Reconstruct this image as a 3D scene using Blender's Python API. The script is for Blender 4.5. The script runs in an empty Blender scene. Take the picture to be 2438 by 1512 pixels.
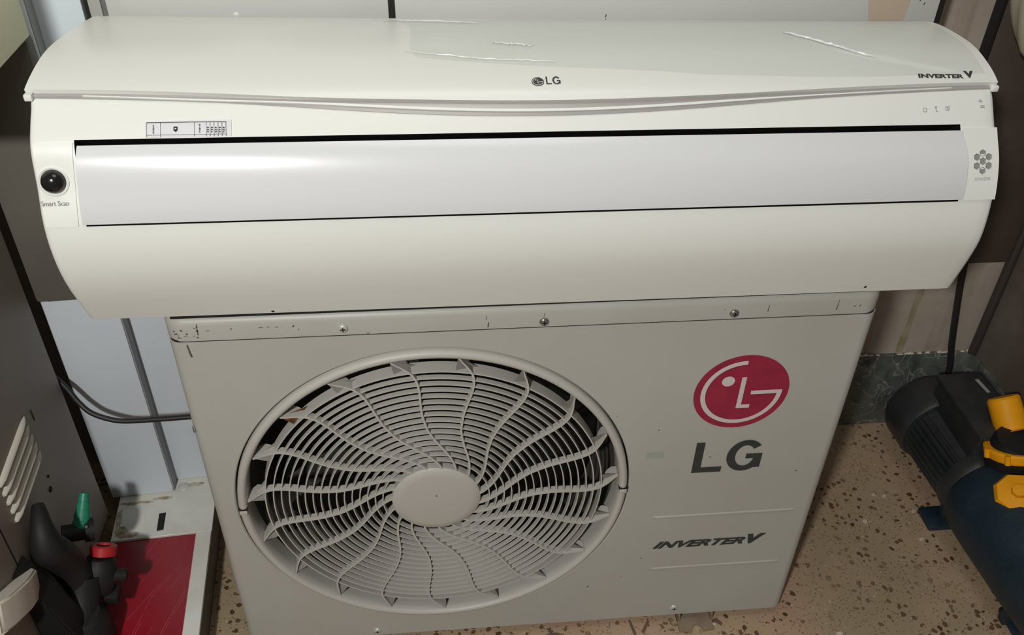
import bpy, bmesh, math, random
from mathutils import Vector, Matrix
random.seed(4)
SC = bpy.context.scene
COL = SC.collection
PI = math.pi

# ------------------------------------------------------------------ camera
cam_d = bpy.data.cameras.new('camera')
cam_d.sensor_fit = 'HORIZONTAL'; cam_d.sensor_width = 36.0
cam_d.lens = 36.0 * 2160.245 / 2438.0
cam_d.clip_start = 0.02
cam = bpy.data.objects.new('camera', cam_d); COL.objects.link(cam)
def cam_axes(pitch, yaw, roll):
    f = Vector((math.sin(yaw)*math.cos(pitch), math.cos(yaw)*math.cos(pitch), -math.sin(pitch)))
    r = Vector((math.cos(yaw), -math.sin(yaw), 0)); d = f.cross(r)
    return math.cos(roll)*r + math.sin(roll)*d, -math.sin(roll)*r + math.cos(roll)*d, f
_r, _d, _f = cam_axes(0.656614, 0.106104, -0.024117)
M = Matrix((( _r.x, -_d.x, -_f.x, -0.1197), (_r.y, -_d.y, -_f.y, -0.8583), (_r.z, -_d.z, -_f.z, 1.2994), (0, 0, 0, 1)))
cam.matrix_world = M
SC.camera = cam

# ------------------------------------------------------------------ light and exposure
w = bpy.data.worlds.new('room_air'); SC.world = w; w.use_nodes = True
w.node_tree.nodes['Background'].inputs[0].default_value = (1.0, 0.97, 0.91, 1)
w.node_tree.nodes['Background'].inputs[1].default_value = 0.115
def area(name, loc, target, size, power, col, shape='DISK', size_y=None):
    l = bpy.data.lights.new(name, 'AREA'); l.shape = shape; l.size = size
    if size_y: l.size_y = size_y
    l.energy = power; l.color = col
    o = bpy.data.objects.new(name, l); COL.objects.link(o); o.location = loc
    o.rotation_euler = (Vector(target) - Vector(loc)).to_track_quat('-Z', 'Y').to_euler()
    return o
area('room_lamp', (-0.64, -1.46, 1.74), (0.0, 0.1, 0.6), 0.11, 26, (1.0, 0.99, 0.95))
area('ceiling_lamp', (0.05, -0.25, 2.5), (0.0, 0.1, 0.0), 0.9, 7.0, (1.0, 0.99, 0.95))
SC.view_settings.view_transform = 'Standard'
SC.view_settings.look = 'None'
SC.view_settings.gamma = 1.0
SC.view_settings.use_curve_mapping = False
SC.view_settings.exposure = 0.0

# ------------------------------------------------------------------ materials
def lin(r, g, b):
    f = lambda c: (c/255/12.92) if c/255 <= .04045 else ((c/255+.055)/1.055)**2.4
    return (f(r), f(g), f(b), 1)
MATS = {}
def mat(name, col, rough=0.5, metal=0.0, spec=0.5, var=0.0, scale=8.0, col2=None, bump=0.0, bscale=60.0, coat=0.0):
    m = bpy.data.materials.new(name); m.use_nodes = True; nt = m.node_tree; b = nt.nodes['Principled BSDF']
    b.inputs['Base Color'].default_value = col
    b.inputs['Roughness'].default_value = rough; b.inputs['Metallic'].default_value = metal
    b.inputs['Specular IOR Level'].default_value = spec; b.inputs['Coat Weight'].default_value = coat
    geo = None
    if var > 0 or bump > 0:
        geo = nt.nodes.new('ShaderNodeNewGeometry')
    if var > 0:
        n = nt.nodes.new('ShaderNodeTexNoise'); n.inputs['Scale'].default_value = scale; n.inputs['Detail'].default_value = 5
        nt.links.new(geo.outputs['Position'], n.inputs['Vector'])
        rp = nt.nodes.new('ShaderNodeValToRGB'); rp.color_ramp.elements[0].position = 0.35; rp.color_ramp.elements[1].position = 0.68
        c2 = col2 or tuple(c*(1-var) for c in col[:3]) + (1,)
        rp.color_ramp.elements[0].color = c2; rp.color_ramp.elements[1].color = col
        nt.links.new(n.outputs['Fac'], rp.inputs['Fac']); nt.links.new(rp.outputs['Color'], b.inputs['Base Color'])
    if bump > 0:
        n2 = nt.nodes.new('ShaderNodeTexNoise'); n2.inputs['Scale'].default_value = bscale; n2.inputs['Detail'].default_value = 3
        nt.links.new(geo.outputs['Position'], n2.inputs['Vector'])
        bp = nt.nodes.new('ShaderNodeBump'); bp.inputs['Strength'].default_value = bump; bp.inputs['Distance'].default_value = 0.003
        nt.links.new(n2.outputs['Fac'], bp.inputs['Height']); nt.links.new(bp.outputs['Normal'], b.inputs['Normal'])
    MATS[name] = m
    return m
white = mat('white_plastic', (0.755, 0.765, 0.725, 1), 0.34, spec=0.4)
white_vane = mat('vane_plastic', (0.66, 0.67, 0.68, 1), 0.25, spec=0.5)
trim_grey = mat('champagne_trim', (0.40, 0.385, 0.365, 1), 0.28, metal=0.2)
dark_slot = mat('slot_black', (0.006, 0.006, 0.006, 1), 0.6)
beige = mat('aged_painted_steel', (0.435, 0.435, 0.405, 1), 0.42, spec=0.4, var=0.10, scale=5.0, col2=(0.41, 0.40, 0.36, 1))
grille_m = mat('grille_plastic', (0.46, 0.445, 0.41, 1), 0.45, spec=0.4)
shroud_m = mat('shroud_steel', (0.085, 0.082, 0.075, 1), 0.5)
black = mat('black_plastic', (0.012, 0.012, 0.012, 1), 0.6, spec=0.35)
fan_m = mat('fan_black', (0.010, 0.010, 0.010, 1), 0.5)
ink = mat('charcoal_print', (0.03, 0.036, 0.036, 1), 0.5)
ink_dark = mat('dark_grey_print', (0.045, 0.047, 0.045, 1), 0.45)
ink_light = mat('pale_grey_print', (0.34, 0.34, 0.33, 1), 0.5)
red_logo = mat('crimson_sticker', (0.33, 0.018, 0.052, 1), 0.4, var=0.2, scale=30)
logo_white = mat('logo_pale_print', (0.62, 0.55, 0.55, 1), 0.45)
paper = mat('sticker_paper', (0.66, 0.66, 0.68, 1), 0.5)
chrome = mat('screw_steel', (0.45, 0.44, 0.42, 1), 0.22, metal=0.9)
screw_white = mat('screw_painted', (0.55, 0.54, 0.50, 1), 0.3, metal=0.2)
scratch = mat('bare_scratch', (0.085, 0.075, 0.065, 1), 0.7)
board_w = mat('cupboard_white', (0.60, 0.605, 0.585, 1), 0.30, var=0.04, scale=4)
panel_blue = mat('cold_white_enamel', (0.70, 0.77, 0.83, 1), 0.32, var=0.06, scale=3)
peel = mat('bare_backing', (0.50, 0.40, 0.31, 1), 0.8)
slab_w = mat('dirty_white_enamel', (0.78, 0.79, 0.76, 1), 0.4, var=0.3, scale=11, col2=(0.66, 0.645, 0.58, 1))
grime = mat('brown_grime', (0.13, 0.095, 0.055, 1), 0.8, var=0.5, scale=60)
rim_brown = mat('slab_edge_grey', (0.13, 0.115, 0.10, 1), 0.55, var=0.2, scale=30)
red_gloss = mat('red_acrylic', (0.30, 0.010, 0.022, 1), 0.25, var=0.15, scale=12)
taupe = mat('taupe_enamel', (0.31, 0.265, 0.225, 1), 0.5, var=0.12, scale=7, bump=0.10, bscale=500)
cream = mat('cream_enamel', (0.86, 0.83, 0.54, 1), 0.4)
cream_pl = mat('ivory_plastic', (0.62, 0.58, 0.50, 1), 0.4)
green_pl = mat('green_plastic', (0.02, 0.22, 0.13, 1), 0.4)
red_pl = mat('red_plastic', (0.42, 0.018, 0.022, 1), 0.4)
rubber = mat('cord_rubber', (0.018, 0.017, 0.017, 1), 0.5)
motor_m = mat('motor_charcoal', (0.032, 0.034, 0.036, 1), 0.42, var=0.3, scale=25)
cast_blue = mat('navy_cast_iron', (0.014, 0.030, 0.045, 1), 0.5, var=0.3, scale=18, bump=0.2, bscale=120)
yellow = mat('yellow_plastic', (0.85, 0.36, 0.006, 1), 0.5, spec=0.25, var=0.12, scale=20)
flake_m = mat('plaster_flake', (0.55, 0.47, 0.38, 1), 0.8)
rust = mat('rust_spot', (0.32, 0.15, 0.04, 1), 0.8, var=0.6, scale=120)
sack_m = mat('straw_plastic', (0.55, 0.52, 0.38, 1), 0.5, var=0.15, scale=9)

# glossy clear film
film = bpy.data.materials.new('clear_film'); film.use_nodes = True
nt = film.node_tree; nt.nodes.clear()
out = nt.nodes.new('ShaderNodeOutputMaterial'); mx = nt.nodes.new('ShaderNodeMixShader')
tr = nt.nodes.new('ShaderNodeBsdfTransparent'); tr.inputs[0].default_value = (0.985, 0.997, 0.99, 1)
gl = nt.nodes.new('ShaderNodeBsdfGlossy'); gl.inputs['Roughness'].default_value = 0.10
fr = nt.nodes.new('ShaderNodeFresnel'); fr.inputs['IOR'].default_value = 1.36
geo = nt.nodes.new('ShaderNodeNewGeometry'); mp = nt.nodes.new('ShaderNodeMapping'); mp.inputs['Scale'].default_value = (9, 34, 30)
mp.inputs['Rotation'].default_value = (0, 0, 0.16)
ns = nt.nodes.new('ShaderNodeTexNoise'); ns.inputs['Scale'].default_value = 1.0; ns.inputs['Detail'].default_value = 2.5; ns.inputs['Distortion'].default_value = 1.2
bp = nt.nodes.new('ShaderNodeBump'); bp.inputs['Strength'].default_value = 0.35; bp.inputs['Distance'].default_value = 0.006
L = nt.links.new
L(geo.outputs['Position'], mp.inputs['Vector']); L(mp.outputs['Vector'], ns.inputs['Vector']); L(ns.outputs['Fac'], bp.inputs['Height'])
L(bp.outputs['Normal'], gl.inputs['Normal']); L(bp.outputs['Normal'], fr.inputs['Normal'])
fm = nt.nodes.new('ShaderNodeMath'); fm.operation = 'MULTIPLY'; fm.inputs[1].default_value = 0.22
L(fr.outputs['Fac'], fm.inputs[0]); L(fm.outputs[0], mx.inputs['Fac']); L(tr.outputs[0], mx.inputs[1]); L(gl.outputs[0], mx.inputs[2]); L(mx.outputs[0], out.inputs['Surface'])

# terrazzo floor
floor_m = bpy.data.materials.new('worn_terrazzo'); floor_m.use_nodes = True
nt = floor_m.node_tree; b = nt.nodes['Principled BSDF']; b.inputs['Roughness'].default_value = 0.55
L = nt.links.new
geo = nt.nodes.new('ShaderNodeNewGeometry')
def noise(scale, detail=4, rough=0.6, dist=0.0):
    n = nt.nodes.new('ShaderNodeTexNoise'); n.inputs['Scale'].default_value = scale; n.inputs['Detail'].default_value = detail
    n.inputs['Roughness'].default_value = rough; n.inputs['Distortion'].default_value = dist
    L(geo.outputs['Position'], n.inputs['Vector']); return n
def ramp(src, stops):
    r = nt.nodes.new('ShaderNodeValToRGB'); e = r.color_ramp.elements
    while len(e) < len(stops): e.new(0.5)
    for k, (p, c) in enumerate(stops): e[k].position = p; e[k].color = c if len(c) == 4 else (*c, 1)
    L(src, r.inputs['Fac']); return r
def mixc(fac, a, b2):
    m = nt.nodes.new('ShaderNodeMix'); m.data_type = 'RGBA'
    if isinstance(fac, float): m.inputs[0].default_value = fac
    else: L(fac, m.inputs[0])
    for s, v in ((6, a), (7, b2)):
        if isinstance(v, tuple): m.inputs[s].default_value = v
        else: L(v, m.inputs[s])
    return m.outputs[2]
base = ramp(noise(5, 5).outputs['Fac'], [(0.30, (0.40, 0.235, 0.165)), (0.50, (0.44, 0.305, 0.205)), (0.70, (0.39, 0.305, 0.18))])
dirt = ramp(noise(2.6, 6, 0.6, 0.6).outputs['Fac'], [(0.42, (0, 0, 0)), (0.62, (1, 1, 1))])
c1 = mixc(dirt.outputs['Color'], base.outputs['Color'], (0.33, 0.255, 0.16, 1))
def chips(scale, thr, seedoff, keep):
    mpn = nt.nodes.new('ShaderNodeMapping'); mpn.inputs['Location'].default_value = (seedoff, seedoff*1.7, 0)
    mpn.inputs['Scale'].default_value = (1, 1, 0.0)
    L(geo.outputs['Position'], mpn.inputs['Vector'])
    dn = nt.nodes.new('ShaderNodeTexNoise'); dn.inputs['Scale'].default_value = scale*0.9; L(mpn.outputs[0], dn.inputs['Vector'])
    va = nt.nodes.new('ShaderNodeVectorMath'); va.operation = 'MULTIPLY_ADD'; va.inputs[1].default_value = (0.9/scale,)*3
    L(dn.outputs['Color'], va.inputs[0]); L(mpn.outputs[0], va.inputs[2])
    v = nt.nodes.new('ShaderNodeTexVoronoi'); v.inputs['Scale'].default_value = scale; L(va.outputs[0], v.inputs['Vector'])
    lt = nt.nodes.new('ShaderNodeMath'); lt.operation = 'LESS_THAN'; lt.inputs[1].default_value = thr; L(v.outputs['Distance'], lt.inputs[0])
    sp = nt.nodes.new('ShaderNodeSeparateColor'); L(v.outputs['Color'], sp.inputs[0])
    lk = nt.nodes.new('ShaderNodeMath'); lk.operation = 'LESS_THAN'; lk.inputs[1].default_value = keep; L(sp.outputs[0], lk.inputs[0])
    mu = nt.nodes.new('ShaderNodeMath'); mu.operation = 'MULTIPLY'; L(lt.outputs[0], mu.inputs[0]); L(lk.outputs[0], mu.inputs[1])
    return mu.outputs[0], sp.outputs[1]
f1, t1 = chips(80, 0.36, 3.1, 0.45)
tone = ramp(t1, [(0.0, (0.075, 0.040, 0.020)), (0.55, (0.115, 0.070, 0.034)), (1.0, (0.16, 0.085, 0.045))])
# chips thin out in patches
pn = ramp(noise(4.2, 3).outputs['Fac'], [(0.38, (0.1, 0.1, 0.1)), (0.52, (1, 1, 1))])
mm = nt.nodes.new('ShaderNodeMath'); mm.operation = 'MULTIPLY'; L(f1, mm.inputs[0]); L(pn.outputs['Color'], mm.inputs[1])
c2 = mixc(mm.outputs[0], c1, tone.outputs['Color'])
f2, t2 = chips(230, 0.36, 7.7, 0.30)
mm2 = nt.nodes.new('ShaderNodeMath'); mm2.operation = 'MULTIPLY'; mm2.inputs[1].default_value = 0.6; L(f2, mm2.inputs[0])
c3 = mixc(mm2.outputs[0], c2, (0.11, 0.065, 0.035, 1))
f3, t3 = chips(150, 0.28, 12.3, 0.07)
c4 = mixc(f3, c3, (0.46, 0.38, 0.29, 1))
L(c4, b.inputs['Base Color'])
fb = nt.nodes.new('ShaderNodeBump'); fb.inputs['Strength'].default_value = 0.15; fb.inputs['Distance'].default_value = 0.002
L(noise(140, 3).outputs['Fac'], fb.inputs['Height']); L(fb.outputs['Normal'], b.inputs['Normal'])

# plaster wall with yellowish drips
wall_m = bpy.data.materials.new('stained_plaster'); wall_m.use_nodes = True
nt = wall_m.node_tree; b = nt.nodes['Principled BSDF']; b.inputs['Roughness'].default_value = 0.7; L = nt.links.new
geo = nt.nodes.new('ShaderNodeNewGeometry')
n = noise(9, 5); base = ramp(n.outputs['Fac'], [(0.35, (0.34, 0.285, 0.235)), (0.65, (0.42, 0.36, 0.305))])
mpn = nt.nodes.new('ShaderNodeMapping'); mpn.inputs['Scale'].default_value = (22, 22, 0.9); L(geo.outputs['Position'], mpn.inputs['Vector'])
n2 = nt.nodes.new('ShaderNodeTexNoise'); n2.inputs['Scale'].default_value = 1.0; n2.inputs['Detail'].default_value = 2; L(mpn.outputs[0], n2.inputs['Vector'])
dr = ramp(n2.outputs['Fac'], [(0.52, (0, 0, 0)), (0.72, (1, 1, 1))])
L(mixc(dr.outputs['Color'], base.outputs['Color'], (0.19, 0.145, 0.075, 1)), b.inputs['Base Color'])

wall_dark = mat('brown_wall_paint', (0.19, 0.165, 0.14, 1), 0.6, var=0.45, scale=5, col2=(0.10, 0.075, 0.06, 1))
# green-grey marble skirting with pale veins
marble = bpy.data.materials.new('green_grey_marble'); marble.use_nodes = True
nt = marble.node_tree; b = nt.nodes['Principled BSDF']; b.inputs['Roughness'].default_value = 0.4; L = nt.links.new
geo = nt.nodes.new('ShaderNodeNewGeometry')
base = ramp(noise(16, 6, 0.65, 0.8).outputs['Fac'], [(0.35, (0.060, 0.068, 0.058)), (0.6, (0.13, 0.14, 0.125)), (0.72, (0.20, 0.205, 0.185))])
vn = ramp(noise(11, 4, 0.5, 1.6).outputs['Fac'], [(0.485, (0, 0, 0)), (0.5, (1, 1, 1)), (0.515, (0, 0, 0))])
L(mixc(vn.outputs['Color'], base.outputs['Color'], (0.30, 0.29, 0.25, 1)), b.inputs['Base Color'])

# ------------------------------------------------------------------ building helpers
def new_obj(name, verts, faces, m, parent=None, smooth=False, autosmooth=None):
    me = bpy.data.meshes.new(name); me.from_pydata([tuple(v) for v in verts], [], [tuple(f) for f in faces])
    bmx = bmesh.new(); bmx.from_mesh(me); bmesh.ops.recalc_face_normals(bmx, faces=bmx.faces) ; bmx.to_mesh(me); bmx.free()
    me.materials.append(m)
    if smooth:
        for p in me.polygons: p.use_smooth = True
    o = bpy.data.objects.new(name, me); COL.objects.link(o)
    if parent is not None: adopt(o, parent)
    return o
def adopt(o, parent):
    o.parent = parent; o.matrix_parent_inverse = world_of(parent).inverted()
def world_of(o):
    mloc = Matrix.Translation(o.location)
    if o.parent is None: return mloc
    return world_of(o.parent) @ o.matrix_parent_inverse @ mloc
def thing(name, label, cat, loc, group=None):
    o = bpy.data.objects.new(name, None); COL.objects.link(o); o.location = loc; o.empty_display_size = 0.05
    o['label'] = label; o['category'] = cat
    if group: o['group'] = group
    return o
def tag(o, label=None, cat=None, group=None, kind=None):
    if label: o['label'] = label
    if cat: o['category'] = cat
    if group: o['group'] = group
    if kind: o['kind'] = kind
    return o
def from_bm(name, bm, m, parent=None, smooth_angle=None):
    bmesh.ops.recalc_face_normals(bm, faces=bm.faces)
    me = bpy.data.meshes.new(name); bm.to_mesh(me); bm.free(); me.materials.append(m)
    o = bpy.data.objects.new(name, me); COL.objects.link(o)
    if smooth_angle is not None:
        for p in me.polygons: p.use_smooth = True
        me.set_sharp_from_angle(angle=math.radians(smooth_angle))
    if parent is not None: adopt(o, parent)
    return o
def bm_box(bm, lo, hi, bevel=0.0, seg=2, xf=None):
    r = bmesh.ops.create_cube(bm, size=1.0)
    vs = r['verts']
    for v in vs:
        v.co = Vector([lo[i] + (v.co[i]+0.5)*(hi[i]-lo[i]) for i in range(3)])
    if bevel > 0:
        es = list({e for v in vs for e in v.link_edges})
        rr = bmesh.ops.bevel(bm, geom=es, offset=bevel, segments=seg, affect='EDGES', profile=0.5)
        vs = list({v for f in rr['faces'] for v in f.verts} | {v for v in vs if v.is_valid})
    if xf:
        for v in vs: v.co = xf(v.co)
    return vs
def box(name, lo, hi, m, parent=None, bevel=0.0, xf=None, seg=2):
    bm = bmesh.new(); bm_box(bm, lo, hi, bevel, seg, xf)
    return from_bm(name, bm, m, parent, 40 if bevel else None)
def frame(axis):
    a = Vector(axis).normalized()
    u = a.orthogonal().normalized(); 
    ref = Vector((0, 0, 1)) if abs(a.z) < 0.9 else Vector((0, 1, 0))
    u = (ref - a*ref.dot(a)).normalized(); v = a.cross(u)
    return a, u, v
def bm_lathe(bm, prof, org, axis, n=32, closed=False, a0=0.0):
    """prof: list of (radius, distance along axis)"""
    a, u, v = frame(axis); org = Vector(org); rings = []
    for r, t in prof:
        if r < 1e-6: rings.append([bm.verts.new(org + a*t)])
        else: rings.append([bm.verts.new(org + a*t + (u*math.cos(a0+2*PI*k/n) + v*math.sin(a0+2*PI*k/n))*r) for k in range(n)])
    pairs = list(zip(rings, rings[1:])) + ([(rings[-1], rings[0])] if closed else [])
    for A, B in pairs:
        for k in range(n):
            k2 = (k+1) % n
            if len(A) == 1 and len(B) == 1: continue
            if len(A) == 1: bm.faces.new((A[0], B[k], B[k2]))
            elif len(B) == 1: bm.faces.new((A[k], B[0], A[k2]))
            else: bm.faces.new((A[k], B[k], B[k2], A[k2]))
def lathe(name, prof, org, axis, m, parent=None, n=32, closed=False, ang=35):
    bm = bmesh.new(); bm_lathe(bm, prof, org, axis, n, closed)
    return from_bm(name, bm, m, parent, ang)
def bm_tube(bm, pts, rad, n=10, cap=True):
    pts = [Vector(p) for p in pts]; rings = []
    rads = rad if isinstance(rad, (list, tuple)) else [rad]*len(pts)
    t0 = (pts[1]-pts[0]).normalized(); u = t0.orthogonal().normalized()
    for i, p in enumerate(pts):
        t = (pts[min(i+1, len(pts)-1)] - pts[max(i-1, 0)]).normalized()
        u = (u - t*u.dot(t)).normalized(); v = t.cross(u)
        rings.append([bm.verts.new(p + (u*math.cos(2*PI*k/n) + v*math.sin(2*PI*k/n))*rads[i]) for k in range(n)])
    for A, B in zip(rings, rings[1:]):
        for k in range(n): bm.faces.new((A[k], A[(k+1) % n], B[(k+1) % n], B[k]))
    if cap: bm.faces.new(rings[0][::-1]); bm.faces.new(rings[-1])
def smooth_path(pts, sub=6):
    P = [Vector(p) for p in pts]; out = []
    for i in range(len(P)-1):
        a, b_, c, d = P[max(i-1, 0)], P[i], P[i+1], P[min(i+2, len(P)-1)]
        for k in range(sub):
            t = k/sub
            out.append(.5*((2*b_)+(c-a)*t+(2*a-5*b_+4*c-d)*t*t+(3*b_-a-3*c+d)*t**3))
    return out + [P[-1]]
def tube(name, pts, rad, m, parent=None, n=10, sub=6):
    bm = bmesh.new(); bm_tube(bm, smooth_path(pts, sub), rad, n)
    return from_bm(name, bm, m, parent, 60)
def bm_prism(bm, poly, y0, y1):
    """polygon in x,z extruded along y"""
    A = [bm.verts.new((x, y0, z)) for x, z in poly]; B = [bm.verts.new((x, y1, z)) for x, z in poly]
    n = len(poly); bm.faces.new(A); bm.faces.new(B[::-1])
    for k in range(n): bm.faces.new((A[k], B[k], B[(k+1) % n], A[(k+1) % n]))
def rounded_rect(x0, x1, y0, y1, r, n=6, corners=(1, 1, 1, 1)):
    """counter clockwise from lower left; corners ll, lr, ur, ul"""
    pts = []
    for (cx, cy, a0, use) in ((x0+r, y0+r, PI, corners[0]), (x1-r, y0+r, 1.5*PI, corners[1]), (x1-r, y1-r, 0, corners[2]), (x0+r, y1-r, .5*PI, corners[3])):
        if use: pts += [(cx+r*math.cos(a0+.5*PI*k/n), cy+r*math.sin(a0+.5*PI*k/n)) for k in range(n+1)]
        else: pts.append((cx + (r if math.cos(a0+PI/4) > 0 else -r), cy + (r if math.sin(a0+PI/4) > 0 else -r)))
    return pts
def text_mesh(s, size, bold=0.0, shear=0.0, spacing=1.0, sx=1.0):
    c = bpy.data.curves.new('lettering_curve', 'FONT'); c.body = s; c.size = size; c.offset = bold*size; c.shear = shear
    c.space_character = spacing; c.resolution_u = 3
    o = bpy.data.objects.new('lettering_curve', c); COL.objects.link(o)
    dg = bpy.context.evaluated_depsgraph_get()
    me = bpy.data.meshes.new_from_object(o.evaluated_get(dg))
    V = [(v.co.x*sx, v.co.y) for v in me.vertices]; F = [tuple(p.vertices) for p in me.polygons]
    bpy.data.objects.remove(o); bpy.data.curves.remove(c); bpy.data.meshes.remove(me)
    x0 = min(v[0] for v in V); x1 = max(v[0] for v in V); y0 = min(v[1] for v in V); y1 = max(v[1] for v in V)
    return [(x-x0, y-y0) for x, y in V], F, x1-x0, y1-y0

# ================================================================== SETTING
FZ = -0.02
o = new_obj('floor', [(-2.2, -2.2, FZ), (1.6, -2.2, FZ), (1.6, 0.6, FZ), (-2.2, 0.6, FZ), (-2.2, -2.2, FZ-.05), (1.6, -2.2, FZ-.05), (1.6, 0.6, FZ-.05), (-2.2, 0.6, FZ-.05)],
            [(0, 1, 2, 3), (4, 5, 6, 7), (0, 1, 5, 4), (1, 2, 6, 5), (2, 3, 7, 6), (3, 0, 4, 7)], floor_m)
tag(o, 'worn brown terrazzo floor with dark and pale chips', kind='structure')
o = box('wall_back', (-1.6, 0.44, FZ), (0.945, 0.56, 2.7), wall_m); tag(o, 'stained tan plaster wall behind the stacked units', kind='structure')
o = box('wall_right', (0.945, -0.55, FZ), (1.06, 0.56, 2.7), wall_dark); tag(o, 'dark brown wall at the right', kind='structure')
bm = bmesh.new(); bm_box(bm, (0.36, 0.432, FZ), (0.945, 0.441, 0.166), 0.002)
o = from_bm('baseboard_back', bm, marble, None, 40); tag(o, 'dark green-grey marble skirting with pale veins', kind='structure')
bm = bmesh.new(); bm_box(bm, (0.937, -0.4, FZ), (0.946, 0.433, 0.160), 0.002)
o = from_bm('baseboard_right', bm, marble, None, 40); tag(o, 'dark marble skirting along the right wall', kind='structure')

# ================================================================== OUTDOOR UNIT
OU = thing('outdoor_unit', 'beige-grey outdoor air conditioner unit with round fan grille and red logo, standing on the floor', 'air conditioner', (0, 0.15, FZ))
W2, D, ZS = 0.435, 0.30, 0.6165
EX, EZ, ER = -0.1287, 0.3187, 0.2724
# casing wrap: sides and back with rounded front corners
rc = 0.014
foot = rounded_rect(-W2, W2, 0.0, D, rc, 6)           # x,y
bm = bmesh.new()
lo = [bm.verts.new((x, y, 0.0)) for x, y in foot]; hi = [bm.verts.new((x, y, ZS)) for x, y in foot]
nf = len(foot)
for k in range(nf):
    k2 = (k+1) % nf
    if foot[k][1] < 1e-6 and foot[k2][1] < 1e-6: continue      # the front is its own panel
    bm.faces.new((lo[k], lo[k2], hi[k2], hi[k]))
bm.faces.new(lo[::-1]); bm.faces.new(hi)
from_bm('casing', bm, beige, OU, 50)
# front panel with a round opening
NA = 160
HOLE = 0.2735
bm = bmesh.new()
xl, xr, zb, zt = -W2+rc, W2-rc, 0.0, ZS
angs = [2*PI*k/NA for k in range(NA)]
for cx_, cz_ in ((xl, zb), (xr, zb), (xr, zt), (xl, zt)):
    a = math.atan2(cz_-EZ, cx_-EX) % (2*PI)
    k = min(range(NA), key=lambda i: abs(angs[i]-a)); angs[k] = a
def rect_hit(a):
    c, s = math.cos(a), math.sin(a); t = 1e9
    if c > 1e-9: t = min(t, (xr-EX)/c)
    if c < -1e-9: t = min(t, (xl-EX)/c)
    if s > 1e-9: t = min(t, (zt-EZ)/s)
    if s < -1e-9: t = min(t, (zb-EZ)/s)
    return EX+c*t, EZ+s*t
ring_i = [bm.verts.new((EX+HOLE*math.cos(a), 0.0015, EZ+HOLE*math.sin(a))) for a in angs]
ring_j = [bm.verts.new((EX+(HOLE+.0015)*math.cos(a), 0.0, EZ+(HOLE+.0015)*math.sin(a))) for a in angs]
ring_b = [bm.verts.new((EX+HOLE*math.cos(a), 0.02, EZ+HOLE*math.sin(a))) for a in angs]
ring_o = [bm.verts.new((rect_hit(a)[0], 0.0, rect_hit(a)[1])) for a in angs]
for k in range(NA):
    k2 = (k+1) % NA
    bm.faces.new((ring_b[k], ring_b[k2], ring_i[k2], ring_i[k]))
    bm.faces.new((ring_i[k], ring_i[k2], ring_j[k2], ring_j[k]))
    bm.faces.new((ring_j[k], ring_j[k2], ring_o[k2], ring_o[k]))
from_bm('front_panel', bm, beige, OU, 30)
# shroud behind the grille, dark back
lathe('fan_shroud', [(HOLE, 0.018), (0.262, 0.022), (0.258, 0.05), (0.256, 0.14), (0.252, 0.145), (0.0, 0.146)], (EX, 0, EZ), (0, 1, 0), shroud_m, OU, 96)
fan = lathe('fan', [(0.0, 0.075), (0.05, 0.077), (0.062, 0.085), (0.062, 0.135), (0.0, 0.136)], (EX, 0, EZ), (0, 1, 0), fan_m, OU, 32)
for q in range(4):
    bm = bmesh.new(); rows = []
    for i in range(9):
        r = 0.058 + 0.186*i/8
        row = []
        for j in range(8):
            a = q*PI/2 + 0.25*i/8*1.6 + (j/7)*1.5
            row.append(bm.verts.new((EX+r*math.cos(a), 0.085+0.045*j/7, EZ+r*math.sin(a))))
        rows.append(row)
    for A, B in zip(rows, rows[1:]):
        for j in range(7): bm.faces.new((A[j], A[j+1], B[j+1], B[j]))
    bmesh.ops.solidify(bm, geom=list(bm.faces), thickness=0.003)
    from_bm('blade', bm, fan_m, fan, 40)
# ring lip around the opening with its two clips
lip = lathe('ring_lip', [(0.2712, 0.006), (0.2702, -0.002), (0.2675, -0.0052), (0.2640, -0.0060), (0.2605, -0.0045), (0.2588, 0.000), (0.2580, 0.012), (0.2580, 0.03), (0.2712, 0.03)],
            (EX, 0, EZ), (0, 1, 0), grille_m, OU, 128, closed=True, ang=60)
for s in (-1, 1):
    c = box('clip', (EX+s*0.2645-0.0055, -0.0078, EZ-0.004), (EX+s*0.2645+0.0055, 0.004, EZ+0.004), grille_m, lip, 0.0015)
    box('clip_slot', (EX+s*0.2645-0.006, -0.0068, EZ+0.004), (EX+s*0.2645+0.006, 0.004, EZ+0.0062), black, lip)
# grille
GR = lathe('fan_grille', [(0.0, -0.0050), (0.048, -0.0046), (0.0585, -0.0034), (0.0618, -0.0005), (0.0622, 0.010), (0.0585, 0.010), (0.0, 0.006)],
           (EX, 0, EZ), (0, 1, 0), grille_m, OU, 64)
tag(GR, 'domed hub disc carrying the swirl grille')
NR = 15
for i in range(NR):
    r = 0.0745 + (0.2225-0.0740)*i/(NR-1)
    dp = 0.0074
    lathe('grille_ring', [(r-.0008, 0.0005), (r+.0008, 0.0005), (r+.0010, dp), (r-.0010, dp)], (EX, 0, EZ), (0, 1, 0), grille_m, GR, 120, closed=True)
lathe('grille_band', [(0.2330, 0.0008), (0.2348, 0.0008), (0.2366, 0.0185), (0.2346, 0.0185)], (EX, 0, EZ), (0, 1, 0), grille_m, GR, 128, closed=True)
OFF = [(0.0600, -39.5), (0.0700, -33.5), (0.0850, -24.8), (0.1000, -17.0), (0.1150, -11.3), (0.1350, -7.4), (0.1600, -6.0), (0.1800, -6.1), (0.2000, -6.5), (0.2180, -6.3), (0.2320, -5.3), (0.2450, -2.7), (0.2575, 0.4)]
def off_at(r):
    for (r0, a0), (r1, a1) in zip(OFF, OFF[1:]):
        if r <= r1 + 1e-9:
            return a0 + (a1-a0)*(r-r0)/(r1-r0)
    return OFF[-1][1]
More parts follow.
